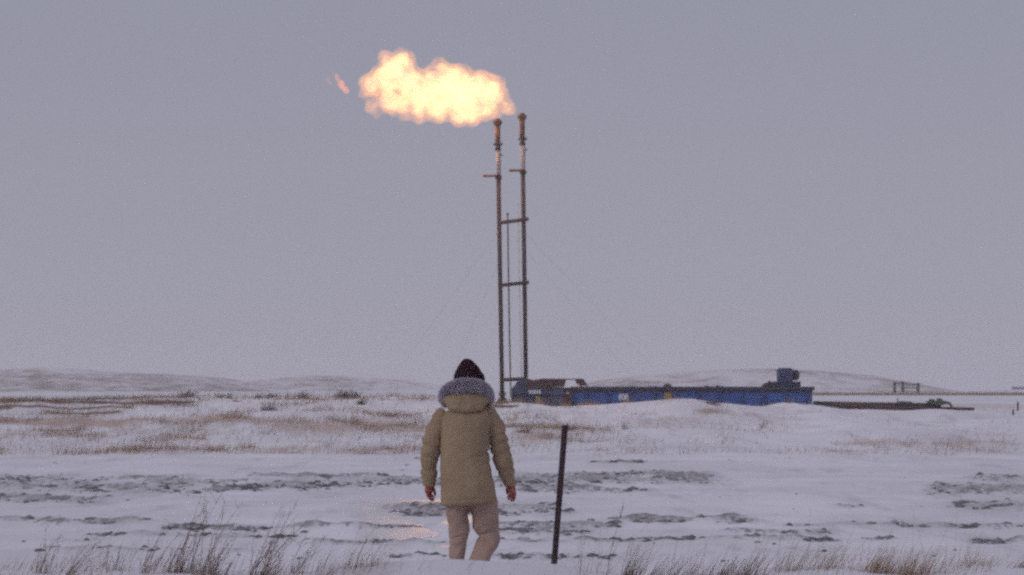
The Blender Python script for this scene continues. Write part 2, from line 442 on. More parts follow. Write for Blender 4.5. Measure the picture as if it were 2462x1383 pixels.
hill([(1330, 950), (1400, 925), (1470, 912), (1560, 901), (1640, 894), (1740, 890), (1850, 890), (1960, 894), (2060, 903), (2120, 918), (2175, 938), (2240, 957)], 560, 110, 73)
hill([(2100, 955), (2300, 941), (2500, 938), (2900, 930), (3600, 940), (4200, 955)], 800, 130, 74)

# ------------------------------------------------------------------ stalks: many three-sided tapering stems in one mesh
def stalks(name, base, h, lean, width, m, parent=None, levels=4, curve=.35, jitter=.25, kinkless=True):
    """base (n,3), h (n,), lean (n,2) horizontal drift per unit height"""
    n = len(base); t = np.linspace(0, 1, levels)
    cur = lean[:, None, :] * (t[None, :, None] * (1 - curve) + curve * t[None, :, None] ** 2) * h[:, None, None]
    P = np.zeros((n, levels, 3)); P[:, :, :2] = base[:, None, :2] + cur
    sh = 1 / np.sqrt(1 + (lean ** 2).sum(1))
    P[:, :, 2] = base[:, None, 2] + (h * sh)[:, None] * t[None, :]
    ang = rng.uniform(0, 6.28, n)[:, None] + np.arange(3)[None, :] * 2.094
    ring = np.stack([np.cos(ang), np.sin(ang), np.zeros_like(ang)], -1)
    wd = (np.asarray(width) * np.ones(n))[:, None] * (1 - .75 * t)[None, :] * .5
    V = P[:, :, None, :] + ring[:, None, :, :] * wd[:, :, None, None]
    V = V.reshape(-1, 3)
    o = (np.arange(n) * levels * 3)[:, None, None, None] + (np.arange(levels - 1) * 3)[None, :, None, None]
    k = np.arange(3)[None, None, :, None]; k2 = (np.arange(3) + 1) % 3; k2 = k2[None, None, :, None]
    f = np.concatenate([o + k, o + k2, o + k2 + 3, o + k + 3], -1).reshape(-1, 4)
    return mesh_np(name, V, f, m, parent)

def weed_arrays(bx_, by_, bz_, n, hmax, spread, lean, width, heads=True, hmin=.4, var=.16):
    """stems with little side shoots, as stalk parameters"""
    bs, hh, ll, ww = [], [], [], []
    for _ in range(n):
        x = bx_ + random.gauss(0, spread); y = by_ + random.gauss(0, spread * .6)
        z = float(height(x, y)) - .015
        h = hmax * (hmin + (1 - hmin) * random.random() ** (1.6 if heads else 1)); l = lean + random.gauss(0, var); ly = random.gauss(0, .15)
        bs.append((x, y, z)); hh.append(h); ll.append((l, ly)); ww.append(width * random.uniform(.7, 1.2))
        if heads:
            for _k in range(random.randint(2, 5)):
                t = random.uniform(.35, .95); c = .65 * t + .35 * t * t
                s = 1 / math.sqrt(1 + l * l + ly * ly)
                bs.append((x + l * c * h, y + ly * c * h, z + h * s * t)); hh.append(h * random.uniform(.10, .24))
                ll.append((l + random.gauss(.15, .7), random.gauss(0, .6))); ww.append(width * .7)
    if heads and by_ < 20:
        for _ in range(int(n * 1.6)):
            x = bx_ + random.gauss(0, spread * .9); y = by_ + random.gauss(0, spread * .4)
            bs.append((x, y, float(height(x, y)) - .01)); hh.append(hmax * random.uniform(.08, .32)); ll.append((lean + random.gauss(.2, .5), random.gauss(0, .4))); ww.append(width * .9)
    return np.array(bs), np.array(hh), np.array(ll), np.array(ww)

def clump(name, px, Y, n, hpx, spr, lean, width, m, label, cat, group, hmin=.4, heads=True):
    x = (px - CX) / F * Y; z = float(height(x, Y)); s = Y / F
    a = weed_arrays(x, Y, z, int(n * .62) if heads and Y < 20 else n, hpx * s * (1.17 if heads and Y < 20 and hpx > 70 else 1.1), spr * s * 1.25, lean, width, heads, hmin, .16 if Y < 20 else .6)
    o = stalks(name, a[0], a[1], a[2], a[3], m, levels=5, curve=.5)
    # origin at the foot
    o.data.transform(Matrix.Translation((-x, -Y, -z))); o.location = (x, Y, z)
    return tag(o, label, cat, group)

WG, GG = 'dead weeds along the near snow bank', 'dry grass tufts along the near snow bank'
clump('dead_weed', 95, 17.3, 16, 130, 9, .28, .005, M['weed'], 'small dark weed clump at the far left of the near snow bank', 'weed', WG)
clump('dead_weed', 160, 16.9, 24, 130, 10, .75, .0055, M['weed'], 'weed bending over the snow bank beside the leftmost weed clump', 'weed', WG, .2)
clump('dead_weed', 275, 17.3, 16, 80, 10, .2, .004, M['weed'], 'low sparse curly weed on snow left of the tall weed thicket', 'weed', WG)
clump('dead_weed', 350, 17.2, 12, 120, 8, .25, .004, M['weed'], 'thin pale weed just left of the tall weed thicket', 'weed', WG)
clump('dead_weed', 425, 17.3, 40, 190, 17, .42, .0058, M['weed'], 'tallest dark weed thicket with leaning stems on the near bank', 'weed', WG, .2)
clump('dead_weed', 490, 17.2, 42, 180, 17, .45, .0058, M['weed'], 'dense leaning weed thicket second in the tall group left of the person', 'weed', WG, .2)
clump('dead_weed', 625, 17.1, 46, 180, 17, .5, .0058, M['weed'], 'broad leaning weed thicket nearest to the person on the left', 'weed', WG, .2)
clump('dead_weed', 705, 17.3, 16, 150, 12, .55, .0048, M['weed'], 'slender leaning weed with bent tips right of the broad weed thicket', 'weed', WG)
clump('dead_weed', 755, 16.7, 50, 60, 17, .75, .0045, M['weed'], 'low matted dark weed at the bottom edge left of the person', 'weed', WG, .2)
clump('dead_weed', 845, 17.4, 12, 110, 14, .45, .0042, M['weed'], 'sparse knee high weed between the thickets and the person', 'weed', WG)
clump('dead_weed', 900, 17.4, 9, 60, 8, .5, .004, M['weed'], 'little curled weed standing closest to the left of the person', 'weed', WG)
clump('dead_weed', 1458, 17.1, 2, 190, 2, -.03, .006, M['weed'], 'single tall upright stem right of the leaning post', 'weed', WG, .85)
clump('grass_tuft', 1505, 16.9, 80, 120, 10, .42, .004, M['weed'], 'dark brown grass tuft right of the leaning post', 'grass tuft', GG, .15, False)
clump('grass_tuft', 1570, 16.8, 130, 95, 24, .6, .0036, M['brush'], 'thick dark grass tuft right of the tuft beside the post', 'grass tuft', GG, .15, False)
clump('grass_tuft', 1640, 16.7, 125, 90, 24, .6, .0036, M['weed'], 'bushy brown windblown grass tuft in the middle of the right thicket', 'grass tuft', GG, .15, False)
clump('grass_tuft', 1715, 16.8, 140, 90, 22, .6, .0036, M['brush'], 'darkest grass tuft at the bottom edge right of centre', 'grass tuft', GG, .15, False)
clump('grass_tuft', 1790, 17.1, 90, 85, 20, .7, .0034, M['weed'], 'leaning brown grass tuft at the right end of the dark thicket', 'grass tuft', GG, .15, False)
clump('grass_tuft', 1900, 17.3, 70, 80, 24, .55, .0032, M['strawpale'], 'thin pale straw tuft first in the pale row on the right', 'grass tuft', GG, .2, False)
clump('grass_tuft', 1985, 17.3, 50, 85, 20, .7, .0034, M['straw'], 'wispy tan tuft leaning right between two pale tufts', 'grass tuft', GG, .2, False)
clump('grass_tuft', 2105, 17.2, 140, 80, 24, .45, .0034, M['straw'], 'golden straw tuft at the left of the golden pair', 'grass tuft', GG, .15, False)
clump('grass_tuft', 2190, 17.1, 150, 85, 24, .5, .0034, M['straw'], 'golden straw tuft fullest and rightmost of the golden pair', 'grass tuft', GG, .15, False)
clump('grass_tuft', 2330, 17.4, 60, 50, 30, .7, .0032, M['strawpale'], 'faint short straw tuft near the right edge', 'grass tuft', GG, .2, False)
clump('grass_tuft', 2450, 17.2, 50, 60, 18, .8, .0034, M['weed'], 'brown tuft cut by the right edge of the bank', 'grass tuft', GG, .2, False)

# loose pale stems between the tufts: uncountable
def pale_mass(name, label, px0, px1, Y0, Y1, n, h0, h1, lean, width, m, dens=None):
    px = rng.uniform(px0, px1, n); Y = rng.uniform(Y0, Y1, n)
    x = (px - CX) / F * Y
    if dens is not None:
        keep = rng.uniform(0, 1, n) < dens(x, Y, px); x, Y = x[keep], Y[keep]
    z = height(x, Y) - .01; k = len(x)
    o = stalks(name, np.stack([x, Y, z], -1), rng.uniform(h0, h1, k) * rng.uniform(.5, 1, k), np.stack([rng.normal(lean, .25, k), rng.normal(0, .3, k)], -1), width, m, levels=4)
    return tag(o, label, 'grass', kind='stuff')
pale_mass('sparse_grass', 'sparse pale dry stems scattered along the near snow bank', -300, 2800, 16.6, 18.2, 2600, .05, .17, .55, .0028, M['strawpale'],
          lambda x, Y, px: .08 + .9 * sstep(.52, .62, vn(px / 60, Y * 0, 91)) * (1 - (sstep(880, 960, px) * (1 - sstep(1400, 1470, px)))))

pale_mass('sparse_grass', 'tall thin pale stems rising along the right of the near snow bank', 1380, 2350, 16.7, 17.6, 150, .2, .46, .3, .0026, M['strawpale'])
pale_mass('sparse_grass', 'thin brownish stems between the weeds on the left of the near snow bank', 60, 930, 16.8, 17.5, 150, .12, .42, .45, .0026, M['weed'])
# dry grass on the slope in front of the tank
def dens_slope(x, Y, px):
    z = height(x, Y); py = HZ - F * (z - CAMZ) / Y
    d = bands(px, py, STUB) * 1.0 + bands(px, py, SOIL) * .7
    tuft = sstep(.55, .72, fbm(x * .9, Y * .35, 77, 3))
    leftish = 1 - .75 * sstep(1100, 1500, px)
    leftish = leftish * (1 - .9 * sstep(1750, 1900, px))
    return np.clip((d * (.25 + tuft) + tuft * .55 * leftish + .05 * leftish) * (Y < 117), 0, 1)
pale_mass('dry_grass', 'dry tan grass poking through snow on the slope below the flare stack', -150, 2500, 74, 117, 170000, .06, .28, .2, .010, M['straw'], dens_slope)
def dens_dark(x, Y, px):
    z = height(x, Y); py = HZ - F * (z - CAMZ) / Y
    t = sstep(.60, .70, fbm(x * .6 + 9, Y * .3, 78, 3))
    lf = 1 - .93 * sstep(1040, 1150, px)
    return np.clip((t * .8 * lf + bands(px, py, SOIL) * .6) * sstep(94, 103, Y), 0, 1)
pale_mass('dry_brush', 'dark brown dead brush along the crest of the snowy slope', -150, 2500, 92, 118, 22000, .10, .32, .25, .012, M['brush'], dens_dark)
pale_mass('dry_grass', 'thin line of dry orange grass far beyond the pipe rack', 1850, 2700, 296, 306, 9000, .2, .5, .1, .04, M['straw'])
pale_mass('dry_grass', 'dry straw drifted along the foot of the blue tank', 1180, 1960, 117.2, 118.8, 2600, .1, .42, .2, .012, M['straw'],
          lambda x, Y, px: sstep(.42, .6, vn(px / 26, Y * 0, 96)) * (1 - .6 * sstep(1500, 1600, px)) + .06)

# shrubs standing out against the crest
BG = 'dead shrubs on the crest of the slope'
def shrub(px, Y, n, hpx, spr, lean, label, m=M['brush'], w=.02):
    hpx *= .66; spr *= .62
    return clump('shrub', px, Y, int(n * 1.5), hpx, spr, lean, w, m, label, 'shrub', BG, .3)
shrub(448, 114, 70, 34, 11, .35, 'dark bushy shrub standing alone at the right end of the brown berm')
shrub(530, 113, 26, 30, 9, .2, 'thin grey shrub just right of the dark bushy shrub')
shrub(552, 113, 22, 32, 5, .25, 'narrow upright shrub between the thin shrub and the low row')
shrub(565, 105, 22, 24, 6, .3, 'small brown shrub lower on the slope under the upright shrub')
shrub(620, 114, 30, 22, 8, .2, 'low brown shrub at the left of the crest row')
shrub(650, 114, 40, 26, 9, .2, 'olive brown shrub in the middle of the crest row')
shrub(727, 114, 44, 30, 9, .25, 'round dark shrub right of the crest row')
shrub(830, 114.5, 90, 34, 17, .15, 'wide rusty shrub with a single tall twig on the crest', M['brush'])
shrub(858, 114.5, 26, 30, 6, .3, 'small reddish shrub touching the wide rusty one')
shrub(868, 104, 40, 26, 7, .3, 'compact brown shrub on the slope below the wide rusty one')
shrub(645, 99, 50, 26, 12, .2, 'faded shrub on the mid slope left of the person')
shrub(935, 97, 40, 26, 12, .25, 'greyish shrub on the mid slope close to the person', M['weed'])
shrub(1712, 108, 60, 26, 12, .3, 'tan shrub on the drift below the yellow marked blue tank', M['weed'])
shrub(1500, 92, 14, 60, 5, .3, 'tall spindly weed on the slope between post and tank', M['weed'], .012)
shrub(1830, 95, 14, 62, 7, .55, 'leaning spindly weed on the bare right slope', M['weed'], .012)
shrub(1365, 88, 40, 40, 12, .2, 'tangled grey brown weed right behind the top of the post', M['weed'], .012)
shrub(1260, 86, 60, 40, 12, .15, 'orange brown grass bush beside the right elbow of the person', M['straw'], .012)

# ------------------------------------------------------------------ frozen clods (uncountable)
def clods(n):
    px = rng.uniform(-200, 2650, n); py = rng.uniform(1100, 1360, n)
    wpy = py + (fbm(px / 160, py / 40, 21, 3) - .5) * 16
    Y = F * CAMZ / (py - HZ); x = (px - CX) / F * Y
    d = bands(px, wpy, DIRT); brk = fbm(x * 1.3, Y * .55, 31, 4)
    d = np.clip(d * (0.15 + 1.6 * brk), 0, 1)
    keep = (rng.uniform(0, 1, n) < sstep(.25, .8, d) * .9 + .002)
    keep &= (Y > 27.4)
    x, Y = x[keep], Y[keep]; z = height(x, Y); k = len(x)
    r = rng.gamma(2.0, .0095, k).clip(.007, .055) * (Y / 42) ** .4 * (.55 + .45 * sstep(.1, .5, d[keep]))
    ico = B(); bmesh.ops.create_icosphere(ico, subdivisions=1, radius=1)
    iv = np.array([v.co[:] for v in ico.verts]); fi = np.array([[v.index for v in f.verts] for f in ico.faces]); ico.free()
    m_ = len(iv)
    S = np.stack([r * rng.uniform(.9, 2.2, k), r * rng.uniform(.9, 1.8, k), r * rng.uniform(.5, 1.0, k)], -1)
    V = iv[None] * (1 + rng.uniform(-.28, .28, (k, m_, 1))) * S[:, None, :] + np.stack([x, Y, z + r * .15], -1)[:, None, :]
    Fc = (fi[None] + (np.arange(k) * m_)[:, None, None]).reshape(-1, 3)
    return tag(mesh_np('frozen_clods', V.reshape(-1, 3), Fc, M['soil']), 'grey frozen earth clods scattered over the snowy flat', 'gravel', kind='stuff')
clods(80000)

# ------------------------------------------------------------------ leaning steel post
root = U(1331, 1400, 18.9); root.z = float(height(root.x, 18.9)) - .02
top = U(1364, 1022, 18.9); d = top - root
# T section post: flange and web
q = d.to_track_quat('Z', 'Y').to_matrix().to_4x4(); Lp = d.length
bm2 = B(); box(bm2, (-.0200, -.003, -.25), (.0200, .003, Lp)); box(bm2, (-.003, .0032, -.25), (.003, .034, Lp - .004))
bmesh.ops.transform(bm2, matrix=Matrix.Translation(root) @ q @ Matrix.Rotation(math.radians(6), 4, 'Z'), verts=bm2.verts)
po = bm_obj('fence_post', bm2, M['poststeel'])
po.data.transform(Matrix.Translation(-root)); po.location = root
tag(po, 'dark rusty steel post leaning right in the snow beside the person', 'post')

# ------------------------------------------------------------------ flare stack
SY = 123.0
fs = empty('flare_stack', U(1207, 972, SY))
tag(fs, 'twin rusty flare stack pipes joined by three rungs, flame at the top', 'flare stack')
def pipe(name, pts, r, m, parent, seg=14, smooth=True):
    bm = B(); tube(bm, [U(*p) if len(p) == 3 else U(p[0], p[1], SY) for p in pts], r, seg); return bm_obj(name, bm, m, parent, smooth)
px2m = SY / F
for (xa, ya, xb, yb, ddy, dx) in ((1207.5, 962, 1198.5, 430, 0, 0), (1265, 962, 1257.5, 417, -13, 59)):
    pipe('pipe', [(xa, ya), (xb, yb)], 5.4 * px2m, M['darksteel'], fs)
    # flange, pale riser, collars, scorched tip
    bm = B()
    for y0, y1, r in ((431, 426, 8.5), (425, 422, 7.2)):
        tube(bm, [U(1198.7 + dx, y0 + ddy, SY), U(1198.7 + dx, y1 + ddy, SY)], r * px2m, 14)
    bm_obj('flange', bm, M['rust'], fs)
    up = pipe('riser', [(1198.3 + dx, 424 + ddy), (1196.8 + dx, 350 + ddy)], 4.0 * px2m, M['palepipe'], fs)
    bm = B()
    for y0, y1, r in ((362, 358, 7.6), (357.5, 354, 6.0), (351, 347, 8.2)):
        tube(bm, [U(1197 + dx, y0 + ddy, SY), U(1197 + dx, y1 + ddy, SY)], r * px2m, 12)
    for s in (-1, 1):
        box(bm, U(1197 + dx + s * 8, 349 + ddy, SY - .03), U(1197 + dx + s * 11, 346 + ddy, SY + .03))
    bm_obj('collar', bm, M['rust'], fs)
    bt = pipe('burner_tip', [(1196.8 + dx, 350 + ddy), (1196.5 + dx, 303 + ddy)], [6.2 * px2m, 6.6 * px2m], M['tip'], fs)
    bm = B()
    pf = [(303, 6.5), (301, 8.4), (297, 9.6), (292, 9.8), (289, 8.6), (288, 6.0), (285.5, 5.4), (285, 4.4)]
    tube(bm, [U(1196.4 + dx, y + ddy, SY) for y, r in pf], [r * px2m for y, r in pf], 16)
    for a in range(8):
        c, s = math.cos(a * .785 + .3), math.sin(a * .785 + .3)
        p = U(1196.4 + dx, 294 + ddy, SY) + Vector((c, s, 0)) * 9.8 * px2m
        box(bm, p - Vector((.022, .022, .06)), p + Vector((.022, .022, .06)))
    bm_obj('nozzle', bm, M['tip'], bt)
    # side arm
    pipe('pilot_arm', [(1197 + dx, 424 + ddy), (1190 + dx, 422.5 + ddy), (1161 + dx + (4 if dx else 0), 423.5 + ddy)], [2.6 * px2m, 2.8 * px2m, 3.0 * px2m], M['tip'], fs, 10)
    pipe('bracket', [(1198 + dx, 374 + ddy), (1207 + dx, 372 + ddy), (1209 + dx, 374 + ddy)], 1.4 * px2m, M['rust'], fs, 6)
    pipe('bracket', [(1198 + dx, 348 + ddy), (1206 + dx, 346 + ddy), (1207 + dx, 342 + ddy)], 1.4 * px2m, M['rust'], fs, 6)
    pipe('pilot_line', [(1203.3 + dx, 424 + ddy), (1202.6 + dx, 350 + ddy)], .9 * px2m, M['rust'], fs, 6)
for (x0, y0, x1, y1) in ((1203, 536, 1271, 526.5), (1206, 686, 1272, 679), (1209, 913.5, 1263, 911)):
    bm = B(); p, r_ = U(x0, y0, SY - .12), U(x1, y1, SY - .12); tube(bm, [p, r_], 3.5 * px2m * 1.25, 4); bm_obj('crossbar', bm, M['darksteel'], fs)
pipe('conduit', [(1220.5, 514, SY - .25), (1223, 690, SY - .25), (1228, 955, SY - .25)], 1.7 * px2m, M['darksteel'], fs, 8)
pipe('conduit_cap', [(1220.4, 516, SY - .25), (1220.4, 512, SY - .25)], 3 * px2m, M['darksteel'], fs, 8)
pipe('cable', [(1246, 480), (1249, 690), (1254, 910)], .75 * px2m, M['palepipe'], fs, 6)
bm = B()
for y0, y1, r in ((950, 944, 9), (957, 950, 6.5), (962, 957, 10), (972, 962, 13), (980, 971, 19)):
    tube(bm, [U(1207.5, y0, SY), U(1207.5, y1, SY)], r * px2m, 14)
bm_obj('base_flange', bm, M['rust'], fs)
for a, b_ in (((1195, 560, SY), (975, 868, 112)), ((1196, 640, SY), (1085, 905, 116)), ((1262, 560, SY), (1580, 893, 138)), ((1262, 600, SY), (1520, 905, 150))):
    pipe('guy_wire', [a, b_], .0022, M['grey'], fs, 5)
for x0, y0, x1, y1 in ():
    pass

# ------------------------------------------------------------------ flame
flm = bpy.data.materials.new('flame'); flm.use_nodes = True
nt = flm.node_tree; nt.nodes.clear(); L = nt.links.new
out = N(nt, 'ShaderNodeOutputMaterial')
obj = N(nt, 'ShaderNodeTexCoord').outputs['Object']
FD = 1.1
dn = mr(noise(1.7, 6, None, .62), .34, .62, .25, 1.6)
ab = N(nt, 'ShaderNodeVolumeAbsorption'); em = N(nt, 'ShaderNodeEmission')
sig = (1.0, .60, .34); src = (2.2, 1.5, .98)
ab.inputs['Color'].default_value = (1 - sig[0], 1 - sig[1], 1 - sig[2], 1)
em.inputs['Color'].default_value = (src[0] * sig[0], src[1] * sig[1], src[2] * sig[2], 1)
dd = mth('MULTIPLY', dn, FD)
L(dd, ab.inputs['Density']); L(dd, em.inputs['Strength'])
ad = N(nt, 'ShaderNodeAddShader'); L(ab.outputs[0], ad.inputs[0]); L(em.outputs[0], ad.inputs[1]); L(ad.outputs[0], out.inputs['Volume'])
flm.cycles.volume_step_rate = .25
flm_o = flm.copy(); flm_o.name = 'flame_edge'
for n_ in flm_o.node_tree.nodes:
    if n_.type == 'EMISSION': n_.inputs['Color'].default_value = (2.1, 1.32 * .6, .44 * .34, 1)
    if n_.type == 'MATH' and n_.operation == 'MULTIPLY': n_.inputs[1].default_value = .34
BL = [(932, 150, 22), (958, 147, 23), (984, 160, 20), (952, 182, 42), (922, 188, 26), (888, 204, 20), (880, 216, 15), (872, 222, 9), (903, 252, 17), (895, 262, 12), (908, 272, 10), (935, 243, 32), (988, 200, 44), (1000, 232, 46),
      (1040, 215, 50), (1066, 176, 26), (1062, 163, 15), (1090, 205, 48), (1050, 248, 42), (1110, 225, 52), (1150, 218, 40), (1125, 255, 40), (1170, 225, 38), (1186, 212, 24), (1200, 232, 24), (1212, 250, 18),
      (1224, 264, 11), (1133, 281, 18), (1165, 252, 32), (1062, 275, 20), (1100, 272, 26), (1192, 268, 13), (970, 250, 32), (945, 273, 9), (965, 275, 9), (1010, 268, 18), (1120, 190, 18), (1150, 188, 14), (1232, 268, 6)]
fl_c = U(1080, 220, SY)
fl = empty('flame', fl_c)
tag(fl, 'large pale yellow gas flame blowing left from the stack tops', 'flame')
SPH = []
for (x, y, r) in BL:
    c = U(x, y, SY + random.uniform(-.3, .3)); rr = r * px2m
    SPH.append((c, rr))
def fshape(name, m, infl, vox):
    bm = B()
    for (c, r) in SPH: 
        if r + infl > .05: ell(bm, c, (r + infl, r + infl, r + infl), 3)
    o = bm_obj(name, bm, m, fl); remesh(o, vox, 3, .5)
    vert_displace(o, lambda co, no: no * ((fbm(co[:, 0] * 1.5 + co[:, 1] * .9, co[:, 2] * 1.7 + co[:, 1] * .5, 101, 4) - .5) * .62)[:, None])
    return remesh(o, vox, 2, .5)
fshape('flame_body', flm_o, .11, .05); fshape('flame_core', flm, -.12, .05)
lam = bpy.data.lights.new('flame_light', 'POINT'); lam.energy = 3200; lam.color = (1, .32, .09); lam.shadow_soft_size = .95
lo = bpy.data.objects.new('flame_light', lam); lo.location = U(1100, 225, SY); COL.objects.link(lo); put(lo, fl)
flm2 = flm_o.copy(); flm2.name = 'flame_wisp'
for n_ in flm2.node_tree.nodes:
    if n_.type == 'MATH' and n_.operation == 'MULTIPLY': n_.inputs[1].default_value = .75
    if n_.type == 'EMISSION': n_.inputs['Color'].default_value = (2.5, 1.0 * .6, .34 * .34, 1)
fw = empty('flame_wisp', U(822, 205, SY)); tag(fw, 'small torn off orange wisp of flame left of the main flame', 'flame')
bm = B()
for x, y, r in ((801, 178, 4), (807, 185, 6.5), (815, 193, 7), (821, 202, 9.5), (827, 211, 10), (833, 219, 8)):
    ell(bm, U(x, y, SY), (r * px2m, r * px2m, r * px2m), 2)
for x, y, r in ((783, 183, 4.5), (788, 190, 6), (794, 198, 5)):
    ell(bm, U(x, y, SY), (r * px2m, r * px2m, r * px2m), 2)
w_ = bm_obj('wisp', bm, flm2, fw); remesh(w_, .03, 3); vert_displace(w_, lambda co, no: no * ((fbm(co[:, 0] * 5, co[:, 2] * 5, 102) - .5) * .18)[:, None])

# ------------------------------------------------------------------ blue steel tank
TY = 120.2; TD = 2.6; tm = TY / F
def tbox(bm, x0, x1, y0, y1, ya, yb, bev=0.0):
    a, c = U(x0, y1, TY), U(x1, y0, TY)
    return box(bm, (a.x, TY + ya, a.z), (c.x, TY + yb, c.z), bev)
tk = empty('steel_tank', U(1660, 985, TY + 1)); tag(tk, 'long low blue ribbed steel tank half buried behind the snow crest', 'tank')
bm = B(); tbox(bm, 1374, 1953, 938, 1000, 0, TD, .01); bm_obj('hull', bm, M['blue'], tk)
bm = B(); tbox(bm, 1374, 1958, 930, 938.3, -.12, TD + .1, .01); bm_obj('top_rail', bm, M['blue_dark'], tk)
bm = B(); tbox(bm, 1374, 1954, 939.5, 943, -.05, .0, .0); bm_obj('rail_lip', bm, M['rust'], tk)
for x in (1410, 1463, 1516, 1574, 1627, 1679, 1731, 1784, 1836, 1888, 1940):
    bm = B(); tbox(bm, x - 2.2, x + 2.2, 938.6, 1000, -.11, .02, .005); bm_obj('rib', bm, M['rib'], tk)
bm = B(); tbox(bm, 1597, 1614, 943.5, 962, -.03, .0); bm_obj('yellow_panel', bm, M['yellow'], tk)
# white number
cu = bpy.data.curves.new('number', 'FONT'); cu.body = '808'; cu.size = .40; cu.extrude = .008; cu.align_x = 'CENTER'; cu.offset = .012
to = bpy.data.objects.new('number_tmp', cu); COL.objects.link(to); bpy.context.view_layer.update()
me = bpy.data.meshes.new_from_object(to.evaluated_get(bpy.context.evaluated_depsgraph_get()))
bpy.data.objects.remove(to)
me.materials.clear(); me.materials.append(M['white'])
zb = U(1499, 962, TY).z
xsv = [v.co.x for v in me.vertices]; zsv = [v.co.y for v in me.vertices]
sx = 24 * tm / (max(xsv) - min(xsv)); sz = 16 * tm / (max(zsv) - min(zsv))
me.transform(Matrix.Translation((U(1499, 0, TY).x, TY - .022, zb)) @ Matrix.Rotation(math.radians(90), 4, 'X') @ Matrix.Diagonal((sx, sz, 1, 1)))
no_ = bpy.data.objects.new('number', me); COL.objects.link(no_); put(no_, tk)
bm = B(); ell(bm, U(1605, 931, TY + .9), (11 * tm, .5, 9 * tm), 3); bm_obj('hatch_dome', bm, M['rust'], tk, True)
for x, r in ((1577, 3), (1700, 5), (1725, 5), (1737, 3), (1565, 3), (1520, 3)):
    bm = B(); tube(bm, [U(x, 932, TY + .6), U(x, 927 if r > 4 else 928.5, TY + .6)], [r * tm, r * tm * .8], 10); bm_obj('fitting', bm, M['darksteel'], tk)
# worn left end section
bm = B()
tbox(bm, 1231, 1356, 931, 950, -.2, TD, .02); bm_obj('end_cabin', bm, M['blue_grey'], tk)
bm = B(); tbox(bm, 1229, 1355, 954, 1000, -.2, TD, .02); bm_obj('end_base', bm, M['blue_grey'], tk)
bm = B(); tbox(bm, 1231, 1354, 950, 954, -.14, TD, .0); bm_obj('seam_channel', bm, M['rust'], tk)
# slanted left housing
bm = B()
P_ = [(1233, 932), (1247, 913), (1264, 912), (1272, 932)]
va = [bm.verts.new(U(x, y, TY) + Vector((0, -.12, 0))) for x, y in P_]; vb = [bm.verts.new(U(x, y, TY) + Vector((0, 1.6, 0))) for x, y in P_]
bm.faces.new(va); bm.faces.new(vb[::-1])
for i in range(4): bm.faces.new((va[i], vb[i], vb[(i + 1) % 4], va[(i + 1) % 4]))
bm_obj('housing', bm, M['blue_grey'], tk)
bm = B(); tbox(bm, 1356, 1374, 934, 1000, -.15, TD); tbox(bm, 1356, 1405, 932, 938, -.16, .4); bm_obj('end_frame', bm, M['rust'], tk)
bm = B(); tbox(bm, 1288, 1298, 953, 972, -.235, -.202); bm_obj('yellow_marking', bm, M['yellow'], tk)
for k in range(5):
    bm = B(); x = 1272 + k * 6; tbox(bm, x, x + 3.8, 937 + (k % 2), 947, -.235, -.203); bm_obj('white_marking', bm, M['white'], tk)
bm = B(); tbox(bm, 1361, 1367, 944, 947, -.18, -.152); bm_obj('white_marking', bm, M['white'], tk)
for x in (1231.5, 1260, 1312):
    bm = B(); tbox(bm, x - 1.2, x + 1.2, 931, 978, -.27, -.202); bm_obj('rib', bm, M['blue_dark'], tk)

# rusty cover over the left end
cv = empty('rusty_cover', U(1320, 931, TY + .8)); tag(cv, 'bent rusty steel cover resting on the left end of the blue tank', 'cover')
def prism(pts, y0, y1):
    bm = B(); a = [bm.verts.new(U(x, y, TY) + Vector((0, y0, 0))) for x, y in pts]; c = [bm.verts.new(U(x, y, TY) + Vector((0, y1, 0))) for x, y in pts]
    bm.faces.new(a); bm.faces.new(c[::-1]); n = len(pts)
    for i in range(n): bm.faces.new((a[i], c[i], c[(i + 1) % n], a[(i + 1) % n]))
    return bm
bm_obj('side_plate', prism([(1263, 911), (1274, 911.5), (1279, 914), (1305, 911), (1340, 912), (1361, 913), (1357, 930), (1330, 930.8), (1316, 938), (1302, 932), (1282, 931), (1273, 937), (1264, 930)], -.3, -.24), M['rust'], cv)
bm_obj('roof_plate', prism([(1300, 910.6), (1360, 911), (1402, 910.8), (1402, 912.6), (1360, 913.6), (1300, 913)], -.3, 1.2), M['rust'], cv)
bm_obj('folded_flap', prism([(1382, 912.4), (1403, 911.8), (1414, 929), (1386, 924)], -.26, -.20), M['rust'], cv)
bm_obj('back_post', prism([(1396, 913), (1400, 913), (1400, 931), (1396, 931)], 1.1, 1.18), M['rust'], cv)

# motor on the right end
mo = empty('pump_motor', U(1885, 930, TY + 1)); tag(mo, 'blue grey pump motor on a dark base at the right end of the tank', 'pump')
bm = B(); tbox(bm, 1858, 1927, 917.5, 929.8, .3, 1.7, .02)
bm_obj('motor_base', bm, M['blue_dark'], mo)
bm = B(); a = [(1837, 929.8), (1842, 923), (1850, 920), (1858, 919), (1858, 929.8)]
bm_obj('base_ramp', prism(a, .4, 1.5), M['rust'], mo)
bm = B(); tbox(bm, 1851.5, 1855.5, 915.5, 921, .8, 1.0); bm_obj('lever', bm, M['rust'], mo)
bm = B(); tbox(bm, 1875, 1909, 886.5, 917.5, .4, 1.5, .03); bm_obj('motor_housing', bm, M['grey'], mo)
bm = B(); p = U(1909, 902, TY + .95)
prf = [(0, 11.5), (.10, 13.5), (.14, 13.5), (.2, 11), (.26, 7), (.28, 4)]
tube(bm, [p + Vector((u - .05, 0, 0)) for u, r in prf], [r * tm for u, r in prf], 20); bm_obj('fan_cowl', bm, M['grey'], mo, True)
bm = B(); p = U(1917, 899, TY + .5); tube(bm, [p, p + Vector((0, -.14, 0))], 5 * tm, 12); bm_obj('cowl_port', bm, M['red'], mo)
